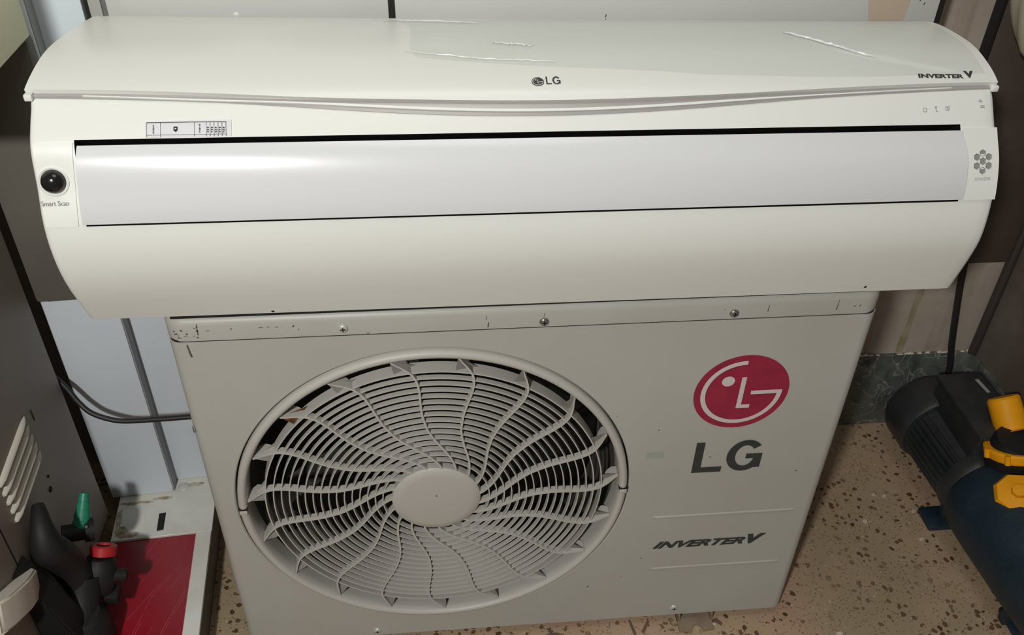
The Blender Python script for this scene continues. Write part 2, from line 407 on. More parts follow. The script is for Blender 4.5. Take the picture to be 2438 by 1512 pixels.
rs = [0.0600 + (0.2575-0.0600)*k/34 for k in range(35)]
offs = [off_at(r) for r in rs]
offs = [(offs[max(k-1, 0)] + 2*offs[k] + offs[min(k+1, 34)])/4 for k in range(35)]
for q in range(19):
    t0 = 100.8 + q*360/19
    bm = bmesh.new(); rows = []
    for k, r in enumerate(rs):
        a = math.radians(t0 + offs[k]); p = Vector((EX+r*math.cos(a), 0, EZ+r*math.sin(a)))
        k0, k1 = max(k-1, 0), min(k+1, 34)
        a0, a1 = math.radians(t0+offs[k0]), math.radians(t0+offs[k1])
        tg = (Vector((rs[k1]*math.cos(a1), 0, rs[k1]*math.sin(a1))) - Vector((rs[k0]*math.cos(a0), 0, rs[k0]*math.sin(a0)))).normalized()
        nr = Vector((-tg.z, 0, tg.x)); hw = 0.00135
        yf = -0.0012; yb = 0.0092
        if r > 0.235:                      # the spoke widens into a fin that reaches back to the lip
            f = (r-0.235)/(0.2575-0.235); yb = 0.0092 + 0.010*math.sin(f*PI*0.9) + 0.004*f; hw *= 1-0.4*f
        rows.append([bm.verts.new(p + nr*hw + Vector((0, yf, 0))), bm.verts.new(p - nr*hw + Vector((0, yf, 0))),
                     bm.verts.new(p - nr*hw + Vector((0, yb, 0))), bm.verts.new(p + nr*hw + Vector((0, yb, 0)))])
    for A, B in zip(rows, rows[1:]):
        for j in range(4): bm.faces.new((A[j], A[(j+1) % 4], B[(j+1) % 4], B[j]))
    bm.faces.new(rows[0]); bm.faces.new(rows[-1][::-1])
    sp = from_bm('spoke', bm, grille_m, GR, 30)
    # broad triangular gusset between the spoke's tip and the outer band
    bm = bmesh.new(); G = []
    for f in range(5):
        aa = math.radians(t0 + 0.4 - 7.2*f/4)
        r0 = 0.2350; r1 = 0.2358 + 0.0215*(1-(f/4))**1.1
        G.append((bm.verts.new((EX+r0*math.cos(aa), 0.003+.012*f/4, EZ+r0*math.sin(aa))), bm.verts.new((EX+r1*math.cos(aa), 0.002+.012*f/4, EZ+r1*math.sin(aa)))))
    for A, B in zip(G, G[1:]): bm.faces.new((A[0], A[1], B[1], B[0]))
    bmesh.ops.solidify(bm, geom=list(bm.faces), thickness=0.0012)
    gs = from_bm('gusset', bm, grille_m, GR, 40)
    if q == 2:
        tag(gs, 'gusset with a brown rust stain'); gs.data.materials[0] = rust
# top lid
lidf = rounded_rect(-W2-0.004, W2+0.004, -0.003, D+0.004, 0.030, 8)
bm = bmesh.new(); lev = []
for z, ins in ((0.6186, 0.0), (0.6400, 0.0), (0.6468, 0.002), (0.6500, 0.008)):
    rr = rounded_rect(-W2-0.0025+ins, W2+0.0025-ins, -0.0005+ins, D+0.003-ins, 0.024-ins*.5, 8)
    lev.append([bm.verts.new((x, y, z)) for x, y in rr])
for A, B in zip(lev, lev[1:]):
    for k in range(len(A)): bm.faces.new((A[k], A[(k+1) % len(A)], B[(k+1) % len(A)], B[k]))
bm.faces.new(lev[0][::-1]); bm.faces.new(lev[-1])
LID = from_bm('top_lid', bm, beige, OU, 50)
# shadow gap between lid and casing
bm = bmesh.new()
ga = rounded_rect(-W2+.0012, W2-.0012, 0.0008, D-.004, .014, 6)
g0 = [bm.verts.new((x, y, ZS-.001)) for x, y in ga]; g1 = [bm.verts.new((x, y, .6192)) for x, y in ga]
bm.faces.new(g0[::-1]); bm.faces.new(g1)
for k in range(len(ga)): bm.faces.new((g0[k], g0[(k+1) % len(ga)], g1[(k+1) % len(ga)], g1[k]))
from_bm('lid_shadow_gap', bm, black, OU)
# screws
def screw(x, y, z, m, r=0.0062):
    s = lathe('screw', [(0.0, -0.0036), (r*.55, -0.0031), (r*.9, -0.0016), (r, 0.0), (r, 0.002)], (x, y, z), (0, 1, 0), m, OU, 20)
    bm = bmesh.new()
    bm_box(bm, (x-r*.5, y-0.0040, z-r*.09), (x+r*.5, y-0.0034, z+r*.09)); bm_box(bm, (x-r*.09, y-0.0040, z-r*.5), (x+r*.09, y-0.0034, z+r*.5))
    from_bm('cross_slot', bm, black, s)
    return s
screw(-0.2295, -0.0005, 0.6290, screw_white); screw(0.0109, -0.0005, 0.6262, chrome); screw(0.2466, -0.0005, 0.6270, chrome)
screw(-0.2325, 0.0, 0.0125, screw_white); screw(0.2499, 0.0, 0.0195, screw_white)
# pressed ribs
for (x0, x1, z) in ((0.188, 0.404, 0.2485), (0.199, 0.405, 0.1260)):
    bm = bmesh.new(); N = 6; A = []
    for k in range(N+1):
        a = PI*k/N; A.append((-0.0014*math.sin(a), z+0.0028*math.cos(a)))
    rows = [[bm.verts.new((x, y*sc, zz)) for y, zz in A] for x, sc in ((x0, .1), (x0+.006, 1), (x1-.006, 1), (x1, .1))]
    for P, Q in zip(rows, rows[1:]):
        for k in range(N): bm.faces.new((P[k], P[k+1], Q[k+1], Q[k]))
    from_bm('pressed_rib', bm, beige, OU, 60)
# logo disc
def arc_strip(cx, cz, r0, r1, a0, a1, n, y):
    V, F = [], []
    for k in range(n+1):
        a = math.radians(a0+(a1-a0)*k/n)
        V += [(cx+r0*math.cos(a), y, cz+r0*math.sin(a)), (cx+r1*math.cos(a), y, cz+r1*math.sin(a))]
    F = [(2*k, 2*k+1, 2*k+3, 2*k+2) for k in range(n)]
    return V, F
def merge(*vf):
    V, F = [], []
    for q_, (v, f) in enumerate(vf):
        b0 = len(V); V += [(p_[0], p_[1]-0.00006*q_, p_[2]) for p_ in v]; F += [tuple(i+b0 for i in x) for x in f]
    return V, F
def quad(x0, z0, x1, z1, y): return [(x0, y, z0), (x1, y, z0), (x1, y, z1), (x0, y, z1)], [(0, 1, 2, 3)]
def logo_lines(cx, cz, R, y):
    return merge(arc_strip(cx, cz, .76*R, .86*R, 90, 357, 60, y), quad(cx+.20*R, cz-.055*R, cx+.86*R, cz+.045*R, y),
                 arc_strip(cx-.33*R, cz+.33*R, 0.0, .135*R, 0, 360, 24, y),
                 quad(cx-.055*R, cz-.43*R, cx+.045*R, cz+.43*R, y), quad(cx-.055*R, cz-.43*R, cx+.23*R, cz-.33*R, y))
LX, LZ, LR = 0.2793, 0.4934, 0.0642
ld = lathe('logo_disc', [(0.0, -0.0006), (LR, -0.0006), (LR, 0.0004)], (LX, 0, LZ), (0, 1, 0), red_logo, OU, 72); tag(ld, 'crimson round emblem sticker')
V, F = logo_lines(LX, LZ, LR, -0.0010)
new_obj('emblem_line', V, F, logo_white, ld)
# LG lettering
def letter_G(cx, cz, rx, rz, th, tv, y):
    """outer ellipse rx,rz ; stroke th horizontal, tv vertical"""
    V, F = [], []
    n = 40
    for k in range(n+1):
        a = math.radians(38 + (360-38-26)*k/n + 0)
        V += [(cx+rx*math.cos(a), y, cz+rz*math.sin(a)), (cx+(rx-th)*math.cos(a), y, cz+(rz-tv)*math.sin(a))]
    F = [(2*k, 2*k+1, 2*k+3, 2*k+2) for k in range(n)]
    return merge((V, F), quad(cx+rx*0.06, cz-.04*rz-tv*.45, cx+rx*.95, cz-.04*rz+tv*.45, y), quad(cx+rx*.95-th, cz-rz*.80, cx+rx*.95, cz, y))
V, F = merge(quad(0.2327, 0.3422, 0.2327+.0122, 0.4025, -0.0008), quad(0.2327, 0.3422, 0.2752, 0.3422+.0105, -0.0008), letter_G(0.3058, 0.3724, 0.0262, 0.0308, 0.0122, 0.0105, -0.0008))
new_obj('brand_lettering', V, F, ink, OU)
def flat_text(name, s, x0, z0, width, height, m, parent, bold=0.02, shear=0.0, y=-0.0008, spacing=1.0, yaw=0.0):
    TV, TF, tw, th = text_mesh(s, 0.05, bold, shear, spacing)
    V = [(x0 + vx*width/tw, y, z0 + vy*height/th) for vx, vy in TV]
    return new_obj(name, V, TF, m, parent)
flat_text('model_lettering', 'INVERTER', 0.1955, 0.1758, 0.1450, 0.0160, ink, OU, 0.05, 0.45)
flat_text('model_lettering', 'V', 0.3420, 0.1752, 0.0295, 0.0228, ink, OU, 0.07, 0.30)
# pale tape rest and scratches
new_obj('tape_residue', [(0.1645, -0.0005, 0.3765), (0.1885, -0.0005, 0.3775), (0.1880, -0.0005, 0.3880), (0.1640, -0.0005, 0.3868)], [(0, 1, 2, 3)],
        mat('tape_film', (0.34, 0.38, 0.34, 1), 0.4), OU)
V, F = [], []
def speck(x, z, w_, h, y=-0.0010, sl=0.0):
    b0 = len(V); V.extend([(x, y, z), (x+w_, y, z), (x+w_*.8+sl, y, z+h), (x+w_*.1+sl, y, z+h*.9)]); F.append((b0, b0+1, b0+2, b0+3))
for x, z, w_, h in ((-.398, .6275, .0012, .017), (-.388, .633, .005, .001), (-.360, .634, .002, .002), (-.328, .6345, .006, .0009), (-.318, .6350, .004, .0009), (-.309, .6345, .005, .0008),
                    (-.288, .634, .002, .003), (-.282, .629, .001, .002), (-.058, .6215, .0016, .008), (-.060, .633, .0008, .006), (.288, .628, .0012, .010), (.376, .626, .0012, .016),
                    (.398, .630, .002, .002), (.405, .630, .0015, .003), (-.203, .6195, .004, .0012), (.232, .6335, .003, .0007), (0.0098, .634, .0006, .006)):
    speck(x, z, w_, h, sl=0.0008)
for k in range(15):
    speck(-.426+random.random()*.03, .6215+random.random()*.02, .0006+random.random()*.0026, .0006+random.random()*.002)
o = new_obj('paint_scratch', V, F, scratch, LID); o['kind'] = 'stuff'
V, F = [], []
for x, z, w_, h, sl in ((-.412, .594, .0022, .020, -.002), (-.4325, .470, .0018, .012, 0), (.386, .334, .004, .0015, 0), (.232, .338, .0, .0, 0), (-.130, .329, .003, .002, 0), (.254, .372, .003, .0015, 0),
                        (.180, .154, .002, .002, 0), (.100, .090, .003, .003, .001), (.152, .1105, .002, .001, 0), (-.41, .004, .014, .001, 0), (.175, .43, .002, .002, 0), (.115, .46, .002, .001, 0)):
    if w_ > 0: speck(x, z, w_, h, -0.0006 if abs(x+.13) > .03 else -0.0056, sl)
o = new_obj('paint_scratch', V, F, scratch, OU); o['kind'] = 'stuff'
# mounting feet (dusty pressed brackets under the casing)
foot_m = mat('dusty_bracket', (0.27, 0.205, 0.145, 1), 0.7, var=0.15, scale=40)
for cx_ in (-0.288, 0.288):
    poly = [(-.028, .03), (-.028, -.022), (-.008, -.024), (-.006, -.014), (.002, -.010), (.009, -.014), (.011, -.023), (.030, -.021), (.030, .03)]
    bm = bmesh.new()
    A = [bm.verts.new((cx_+x, y, FZ+0.0035)) for x, y in poly]; B = [bm.verts.new((cx_+x, y, FZ+0.0005)) for x, y in poly]
    bm.faces.new(A); bm.faces.new(B[::-1])
    for k in range(len(poly)): bm.faces.new((A[k], B[k], B[(k+1) % len(poly)], A[(k+1) % len(poly)]))
    for x0 in (-.028, .027):
        bm_box(bm, (cx_+x0, -.004, FZ+.0005), (cx_+x0+.003, D-.03, 0.0005))
    from_bm('mounting_foot', bm, foot_m, OU)
    box('mounting_foot', (cx_-.028, 0.24, FZ+.0005), (cx_+.03, 0.30, 0.0), foot_m, OU)

# ================================================================== INDOOR UNIT
PL = [(.290, .872), (.282, .8985), (.235, .9105), (.1835, .918), (.1136, .9259), (.069, .9245), (.0265, .917), (.0150, .9080), (-.0054, .8896), (-.0172, .8729), (-.0276, .8413), (-.0412, .8057), (-.0436, .7667), (-.0342, .7226), (-.007, .6613)]
PR = [(.280, .852), (.2696, .8790), (.235, .8960), (.1913, .9068), (.1198, .9116), (.0755, .9050), (.049, .8955), (.0370, .8870), (.0226, .8699), (.0075, .8520), (-.010, .830), (-.0255, .7935), (-.0318, .7500), (-.0265, .7150), (-.0111, .6605)]
HL = 0.51
def crv(P, s):
    n = len(P); i = int(min(max(math.floor(s), 0), n-2)); t = s-i
    g = lambda k: P[min(max(k, 0), n-1)]
    a, b_, c, d = g(i-1), g(i), g(i+1), g(i+2)
    return [.5*((2*b_[j])+(c[j]-a[j])*t+(2*a[j]-5*b_[j]+4*c[j]-d[j])*t*t+(3*b_[j]-a[j]-3*c[j]+d[j])*t**3) for j in (0, 1)]
def S(u, s, off=0.0):
    a, b_ = crv(PL, s), crv(PR, s)
    p = Vector((-HL+2*HL*u, a[0]+(b_[0]-a[0])*u, a[1]+(b_[1]-a[1])*u))
    if off: p += N_(u, s)*off
    return p
def N_(u, s):
    e = 0.04
    du = S(min(u+.01, 1.2), s) - S(u-.01, s); ds = S(u, min(s+e, 14)) - S(u, max(s-e, 0))
    return ds.cross(du).normalized()
IU = thing('indoor_unit', 'white indoor air conditioner unit lying across the top of the outdoor unit', 'air conditioner', (0, 0.1, 0.652))
def patch(name, u0, u1, sa, sb, off, th, m, parent, nu=60, ns=12, crown=0.0):
    """shell hugging the body surface: sa(u), sb(u) bound it; off outside, th thick"""
    fa = sa if callable(sa) else (lambda u: sa); fb_ = sb if callable(sb) else (lambda u: sb)
    fu0 = u0 if callable(u0) else (lambda t: u0); fu1 = u1 if callable(u1) else (lambda t: u1)
    bm = bmesh.new(); O, I = [], []
    for j in range(ns+1):
        ro, ri = [], []; t = j/ns
        for i in range(nu+1):
            u = fu0(t) + (fu1(t)-fu0(t))*i/nu; s = fa(u)+(fb_(u)-fa(u))*t
            ro.append(bm.verts.new(S(u, s, off + crown*math.sin(PI*t)))); ri.append(bm.verts.new(S(u, s, off-th)))
        O.append(ro); I.append(ri)
    for j in range(ns):
        for i in range(nu):
            bm.faces.new((O[j][i], O[j][i+1], O[j+1][i+1], O[j+1][i])); bm.faces.new((I[j][i], I[j+1][i], I[j+1][i+1], I[j][i+1]))
    for i in range(nu):
        bm.faces.new((O[0][i], I[0][i], I[0][i+1], O[0][i+1])); bm.faces.new((O[ns][i], O[ns][i+1], I[ns][i+1], I[ns][i]))
    for j in range(ns):
        bm.faces.new((O[j][0], O[j+1][0], I[j+1][0], I[j][0])); bm.faces.new((O[j][nu], I[j][nu], I[j+1][nu], O[j+1][nu]))
    return from_bm(name, bm, m, parent, 35)
# body with the air outlet cut out of it
SLOT, VB = 8.30, 11.03
UL0, UL1 = 0.0420, 0.9575
ulist = [0, .002, .006, .012, .025, UL0] + [UL0+(UL1-UL0)*k/40 for k in range(1, 40)] + [UL1, .97, .985, .994, .998, 1]
slist = [k*.5 for k in range(0, 16)] + [8.0, SLOT] + [SLOT+(VB-SLOT)*k/8 for k in range(1, 8)] + [VB] + [VB+(14-VB)*k/10 for k in range(1, 11)]
bm = bmesh.new()
def inset(u):                       # rounded ends
    d = min(u, 1-u)*2*HL
    return 0.0 if d >= 0.008 else -(0.008 - math.sqrt(max(0, 0.008**2-(0.008-d)**2)))*0.55
grid = [[bm.verts.new(S(u, s, inset(u))) for u in ulist] for s in slist]
iu0, iu1 = ulist.index(UL0), ulist.index(UL1); is0, is1 = slist.index(SLOT), slist.index(VB)
for j in range(len(slist)-1):
    for i in range(len(ulist)-1):
        if iu0 <= i < iu1 and is0 <= j < is1: continue
        bm.faces.new((grid[j][i], grid[j+1][i], grid[j+1][i+1], grid[j][i+1]))
# end walls, back and underside
for i, P in ((0, PL), (len(ulist)-1, PR)):
    x = grid[0][i].co.x
    rear = [bm.verts.new((x, .10, P[-1][1]+.001)), bm.verts.new((x, .240, .6560)), bm.verts.new((x, .286, .74))]
    loop = [grid[j][i] for j in range(len(slist))] + rear
    bm.faces.new(loop)
    if i == 0: rl = rear
    else: rr_ = rear
for k in range(2): bm.faces.new((rl[k], rl[k+1], rr_[k+1], rr_[k]))
bm.faces.new([grid[-1][i] for i in range(len(ulist))] + [rr_[0], rl[0]])
bm.faces.new([grid[0][i] for i in range(len(ulist))] + [rr_[2], rl[2]])
from_bm('body', bm, white, IU, 40)
box('gap_shade_strip', (-.425, .0022, .6503), (.425, .016, .6575), black, IU)  # added black strip, stands in for the shadow line on the lid
# dark outlet recess
bm = bmesh.new(); A, B = [], []
nS = 10
def rec(u, s, d): return S(u, s, -d)
front = [[rec(u, SLOT+(VB-SLOT)*j/nS, 0.0004) for u in (UL0, UL1)] for j in range(nS+1)]
back = [[rec(u, SLOT+(VB-SLOT)*j/nS, 0.05) for u in (UL0, UL1)] for j in range(nS+1)]
fv = [[bm.verts.new(p) for p in r] for r in front]; bv = [[bm.verts.new(p) for p in r] for r in back]
for j in range(nS):
    bm.faces.new((bv[j][0], bv[j][1], bv[j+1][1], bv[j+1][0]))
    for i in (0, 1): bm.faces.new((fv[j][i], fv[j+1][i], bv[j+1][i], bv[j][i]))
for j in (0, nS): bm.faces.new((fv[j][0], fv[j][1], bv[j][1], bv[j][0]))
from_bm('outlet_recess', bm, dark_slot, IU)
# swing vane
patch('air_vane', lambda t: 0.0450-.0056*t, lambda t: 0.9575+.0040*t, 8.625, 10.965, 0.0022, 0.006, white_vane, IU, 60, 20, 0.0055)
# the end cover strips beside the vane
EL = patch('end_cover', 0.004, lambda t: 0.0412-.0062*t, 8.45, 11.02, 0.0010, 0.004, white, IU, 10, 14)
ER_ = patch('end_cover', lambda t: 0.9592+.0030*t, 0.999, 8.50, 10.99, 0.0016, 0.004, white, IU, 10, 14)
# trim strip and front lid
sn = lambda u: max(0.0, math.sin(PI*min(max(u, 0), 1)))
s_edge = lambda u: 6.0 + 1.0*sn(u)**2
s_strip = lambda u: 6.22 + 1.38*sn(u)**1.3
patch('trim_strip', 0.003, 0.997, lambda u: s_edge(u)-.5, s_strip, 0.0014, 0.004, trim_grey, IU, 80, 6)
patch('trim_ridge', 0.05, 0.95, lambda u: s_edge(u)+(s_strip(u)-s_edge(u))*.55, lambda u: s_edge(u)+(s_strip(u)-s_edge(u))*.74, 0.0030, 0.003, white, IU, 80, 4)
patch('front_lid', -0.0035, 1.0035, 0.9, s_edge, 0.0062, 0.0055, white, IU, 90, 26)
# small white lugs at the lid's two corners
for u in (0.0, 1.0):
    p = S(u, 6.2, 0.002); box('lid_lug', (p.x-.004, p.y-.004, p.z-.004), (p.x+.004, p.y+.004, p.z+.003), white, IU, 0.0015)
# surface print
def on_surf(name, V2, F, u0, s0, off, m, parent, ang=0.0):
    e = 0.05; ds = (S(u0, s0+e)-S(u0, s0-e)).length/(2*e)
    ca, sa_ = math.cos(ang), math.sin(ang)
    V = [S(u0+(p_[0]*ca-p_[1]*sa_)/(2*HL), s0-(p_[0]*sa_+p_[1]*ca)/ds, off + (p_[2] if len(p_) > 2 else 0)) for p_ in V2]
    return new_obj(name, V, F, m, parent)
def surf_text(name, s, u0, s0, width, height, off, m, bold=0.0, shear=0.0, ang=0.0, parent=None):
    TV, TF, tw, th = text_mesh(s, 0.02, bold, shear)
    return on_surf(name, [(x*width/tw, y*height/th) for x, y in TV], TF, u0, s0, off, m, parent or IU, ang)
surf_text('scan_lettering', 'Smart Scan', 0.0034, 10.46, 0.0265, 0.0052, 0.0020, ink_light, 0.01, parent=EL)
surf_text('ioniser_lettering', 'IONIZER', 0.9722, 10.47, 0.0188, 0.0034, 0.0020, ink_light, 0.005, parent=ER_)
surf_text('model_lettering', 'INVERTER', 0.9138, 5.72, 0.0530, 0.0060, 0.0066, ink_dark, 0.05, 0.1, -0.02)
surf_text('model_lettering', 'V', 0.9680, 5.72, 0.0115, 0.0092, 0.0066, ink_dark, 0.07, 0.1, -0.02)
def flat2(vf): return [(v[0], v[2], -v[1]) for v in vf[0]], vf[1]
V, F = flat2(arc_strip(0, 0, 0.0001, .0066, 0, 360, 32, 0)); on_surf('emblem', V, F, 0.4972, 5.81, 0.0066, ink_dark, IU)
V, F = flat2(logo_lines(0, 0, .0066, 0)); on_surf('emblem_line', V, F, 0.4972, 5.81, 0.0069, paper, IU)
V, F = flat2(merge(quad(0, 0, .0016, .0098, 0), quad(0, 0, .0058, .0016, 0), letter_G(.0112, .0049, .0044, .0050, .0018, .0016, 0)))
on_surf('brand_lettering', V, F, 0.5058, 5.94, 0.0066, ink_dark, IU)
# power and function icons
def icon(vf, u, s): V, F = flat2(vf); on_surf('function_icon', V, F, u, s, 0.0006, ink_light, IU)
icon(merge(arc_strip(0, 0, .0018, .0026, 120, 420, 20, 0), quad(-.0004, .0006, .0004, .0034, 0)), .9177, 7.59)
icon(merge(arc_strip(0, .002, 0, .0013, 0, 360, 12, 0), quad(-.0004, -.0028, .0004, .0012, 0), quad(.0004, -.003, .0022, -.0022, 0)), .9303, 7.56)
icon(merge(quad(-.0022, -.0024, .0022, -.0016, 0), quad(-.0022, -.0024, -.0014, .0018, 0), quad(-.0022, .0012, .0008, .0020, 0), arc_strip(.001, 0, .0008, .0015, 0, 360, 12, 0), quad(.0016, .002, .0026, .003, 0)), .9435, 7.53)
V, F = flat2(merge(quad(0, 0, .0042, .0010, 0), quad(0, .0018, .0030, .0026, 0))); on_surf('function_icon', V, F, .9805, 7.24, 0.0006, ink_light, IU)
V, F = flat2(merge(quad(0, 0, .0056, .0009, 0), quad(.0004, .0016, .0052, .0024, 0))); on_surf('function_icon', V, F, .9815, 7.52, 0.0006, ink_light, IU)
# round motion sensor
c = S(0.0184, 9.80, 0.0016); nn = N_(0.0184, 9.80)
bz = lathe('sensor_bezel', [(.0148, -.002), (.0148, .0006), (.0138, .0012), (.0122, .0004), (.0122, -.002)], c, nn, white, IU, 40)
lathe('sensor_dome', [(.0120, -.001), (.0118, .0015), (.0105, .0052), (.0080, .0080), (.0045, .0098), (0, .0103)], c, nn, mat('sensor_black', (.010, .010, .011, 1), .16), bz, 40, ang=80)
# hexagonal ioniser vents
hexm = mat('vent_grey', (.26, .26, .245, 1), .5)
e = 0.05; dsl = (S(.98, 9.95)-S(.98, 9.85)).length/.1
for k in range(7):
    dx, dy = (0, 0) if k == 0 else (0.0080*math.cos(math.radians(30+60*k)), 0.0092*math.sin(math.radians(30+60*k)))
    cc = S(.9803+dx/(2*HL), 9.905-dy/dsl, 0.0019); n_ = N_(.98, 9.9)
    bm = bmesh.new(); bm_lathe(bm, [(0, -.0002), (.0031, -.0002), (.0039, .0004), (.0041, -.0008)], cc, n_, 6, a0=0.0)
    from_bm('vent_hexagon', bm, hexm, ER_)
# rating sticker with ruled cells
STK = patch('rating_sticker', 0.1080, 0.1900, lambda u: 7.60-.5*(u-.11), lambda u: 8.255-.2*(u-.11), 0.0006, 0.0005, paper, IU, 12, 4)
e0 = 7.60
def stx(t): return 0.1098 + t*(0.1852-0.1098)
lines = []
def srect(name_list, ta, tb, sa, sb):
    V = [S(stx(ta), sa, .0009), S(stx(tb), sa, .0009), S(stx(tb), sb, .0009), S(stx(ta), sb, .0009)]
    name_list.append((V, [(0, 1, 2, 3)]))
for t in (0.0, .17, .595, .745, .795, .845, .895, .945, .995):
    srect(lines, t-.0025, t+.0025, 7.64, 8.24)
srect(lines, 0, 1, 7.62, 7.645); srect(lines, 0, 1, 8.12, 8.14)
for t, sa, sb in ((.085, 7.72, 8.06), (.665, 7.70, 8.04)):
    for q in range(7):
        a = sa+(sb-sa)*q/7; srect(lines, t-.010+random.random()*.004, t+.010-random.random()*.006, a, a+(sb-sa)/10)
for t in (.77, .82, .87, .92, .97):
    for q in range(3): srect(lines, t-.012, t+.010-random.random()*.01, 7.80+q*.085, 7.85+q*.085)
o = new_obj('sticker_print', *merge(*lines), ink_dark, STK); 
V, F = [], []
V = [S(stx(.335), 7.80, .0011), S(stx(.385), 7.80, .0011), S(stx(.385), 7.95, .0011), S(stx(.360), 8.02, .0011), S(stx(.335), 7.95, .0011)]
new_obj('sticker_emblem', V, [(0, 1, 2, 3, 4)], black, STK)
new_obj('sticker_emblem', [S(stx(.350), 7.86, .0013), S(stx(.370), 7.86, .0013), S(stx(.370), 7.91, .0013), S(stx(.350), 7.91, .0013)], [(0, 1, 2, 3)], paper, STK)
# two tiny screw holes in the lower cover
for u, s in ((0.2009, 13.90), (0.8895, 13.78)):
    V, F = flat2(arc_strip(0, 0, 0, .0019, 0, 360, 14, 0)); on_surf('screw_hole', V, F, u, s, 0.0004, black, IU)
# wrinkled clear film still stuck to the lid
def bumpy(u, s):
    return 0.0
bm = bmesh.new(); nu, ns_ = 150, 46; G = []
random.seed(9)
waves = [(random.uniform(5, 16), random.uniform(-2.4, 2.4), random.uniform(0, 6.28), random.uniform(.2, .75)) for _ in range(7)]
for j in range(ns_+1):
    row = []
    for i in range(nu+1):
        t = j/ns_; ul = 0.335 + .05*t + .012*math.sin(5*t) ; u = ul + (0.992-ul)*i/nu
        s_lo = 1.9 + 0.15*math.sin(u*9); s_hi = 4.55 + 1.05*min(1, max(0, (u-.33)/.35)) + 0.08*math.sin(u*17)
        s = s_lo + (s_hi-s_lo)*t
        h = 0.0
        for (fu, fs, ph, am) in waves: h += am*math.sin(fu*u*6 + fs*s*1.4 + ph)
        d = (u-.86)*2.2 - (s-4.45)*0.26              # the long diagonal crease at the right
        h = 0.0003*h + 0.0032*math.exp(-(d/.05)**2)*math.exp(-((u-.86)/.10)**2)
        edge = min(1, 8*t, 8*(1-t), 12*i/nu, 12*(1-i/nu))
        row.append(bm.verts.new(S(u, s, 0.0074 + max(-.0006, h)*edge)))
    G.append(row)
for j in range(ns_):
    for i in range(nu): bm.faces.new((G[j][i], G[j+1][i], G[j+1][i+1], G[j][i+1]))
o = from_bm('protective_film', bm, film, IU, 180); tag(o, 'wrinkled clear protective film')

# ================================================================== WALL CUPBOARD BEHIND
WC = thing('wall_cupboard', 'white two-door cupboard on the wall behind the indoor unit, black gap between its doors', 'cupboard', (0.03, 0.44, 0.66))
box('carcass', (-0.531, 0.330, 0.66), (0.583, 0.4395, 1.25), board_w, WC)
box('door', (-0.512, 0.312, 0.668), (-0.1635, 0.328, 1.245), board_w, WC, 0.002)
d2 = box('door', (-0.1555, 0.312, 0.668), (0.5755, 0.328, 1.245), board_w, WC, 0.002)
box('door_gasket', (-0.163, 0.316, 0.668), (-0.156, 0.3305, 1.245), black, WC)
box('door_gasket', (0.5762, 0.313, 0.662), (0.5832, 0.3305, 1.248), black, WC)
box('side_stile', (-0.533, 0.313, 0.662), (-0.5185, 0.3305, 1.248), mat('stile_grey', (.42, .42, .40, 1), .4), WC)
box('stile_groove', (-0.5183, 0.316, 0.662), (-0.5125, 0.3305, 1.248), mat('groove_grey', (.16, .16, .15, 1), .5), WC)
V = [(.481, .3116, .8765), (.500, .3116, .8735), (.530, .3116, .8765), (.533, .3116, .905), (.532, .3116, .935), (.470, .3116, .94), (.473, .3116, .905)]
tag(new_obj('peeled_patch', V, [tuple(range(7))], peel, d2), 'bare beige patch where the coating has peeled')
lathe('screw_cap', [(0, -.002), (.004, -.0015), (.006, 0), (.006, .001)], (-.355, .312, .893), (0, 1, 0), board_w, WC, 20)
V, F = [], []
for x, z in ((.118, .880), (.548, .905), (.552, .897), (.545, .902), (.118, .886)): speck(x, z, .0016, .004, .3114, .001)
o = new_obj('scuff_mark', V, F, scratch, d2); o['kind'] = 'stuff'

# ================================================================== LEFT: slab, enamel cabinet, taupe appliance
PV = Vector((-0.598, 0.288, 0)); ANG = math.radians(4.2)
def rotl(p):
    d = p - PV; c_, s_ = math.cos(ANG), math.sin(ANG)
    return Vector((PV.x + d.x*c_ - d.y*s_, PV.y + d.x*s_ + d.y*c_, p.z))
def lbox(name, lo, hi, m, parent=None, bevel=0.0): return box(name, lo, hi, m, parent, bevel, xf=rotl)
def rl(x, y, z): return rotl(Vector((x, y, z)))
SLB = thing('appliance_plinth', 'low dirty white enamel box with red inset panel left of the outdoor unit', 'plinth', rl(-.62, .1, FZ))
lbox('plinth_side', (-.69, -.45, FZ+.0005), (-.5255, .405, 0.046), rim_brown, SLB, 0.001)
bm = bmesh.new()
# top plate with a rectangular opening for the red inset
for lo_, hi_ in (((-.6905, .187, .044), (-.5245, .405, .05)), ((-.5505, -.45, .044), (-.5245, .187, .05))):
    bm_box(bm, lo_, hi_, 0.0008, 1, rotl)
from_bm('top_plate', bm, slab_w, SLB, 40)
RI = lbox('red_inset', (-.6905, -.45, .040), (-.551, .1865, .0462), red_gloss, SLB)
V, F = [], []
random.seed(21)
for k in range(16):
    x = -.60+random.uniform(-.04, .03); y = random.uniform(-.05, .16); l = random.uniform(.02, .09); a = random.uniform(.95, 1.25); w_ = random.uniform(.0002, .0005)
    b0 = len(V); dx, dy = math.cos(a)*l, math.sin(a)*l
    V += [rl(x, y, .0466), rl(x+w_, y, .0466), rl(x+dx+w_, y+dy, .0466), rl(x+dx, y+dy, .0466)]; F.append((b0, b0+1, b0+2, b0+3))
o = new_obj('fine_scratch', V, F, mat('scratch_pink', (.5, .16, .16, 1), .5), RI); o['kind'] = 'stuff'
new_obj('drain_slot', [rl(-.6175, .2375, .0504), rl(-.6060, .2385, .0504), rl(-.6055, .2000, .0504), rl(-.6165, .1985, .0504)], [(0, 1, 2, 3)], dark_slot, SLB)
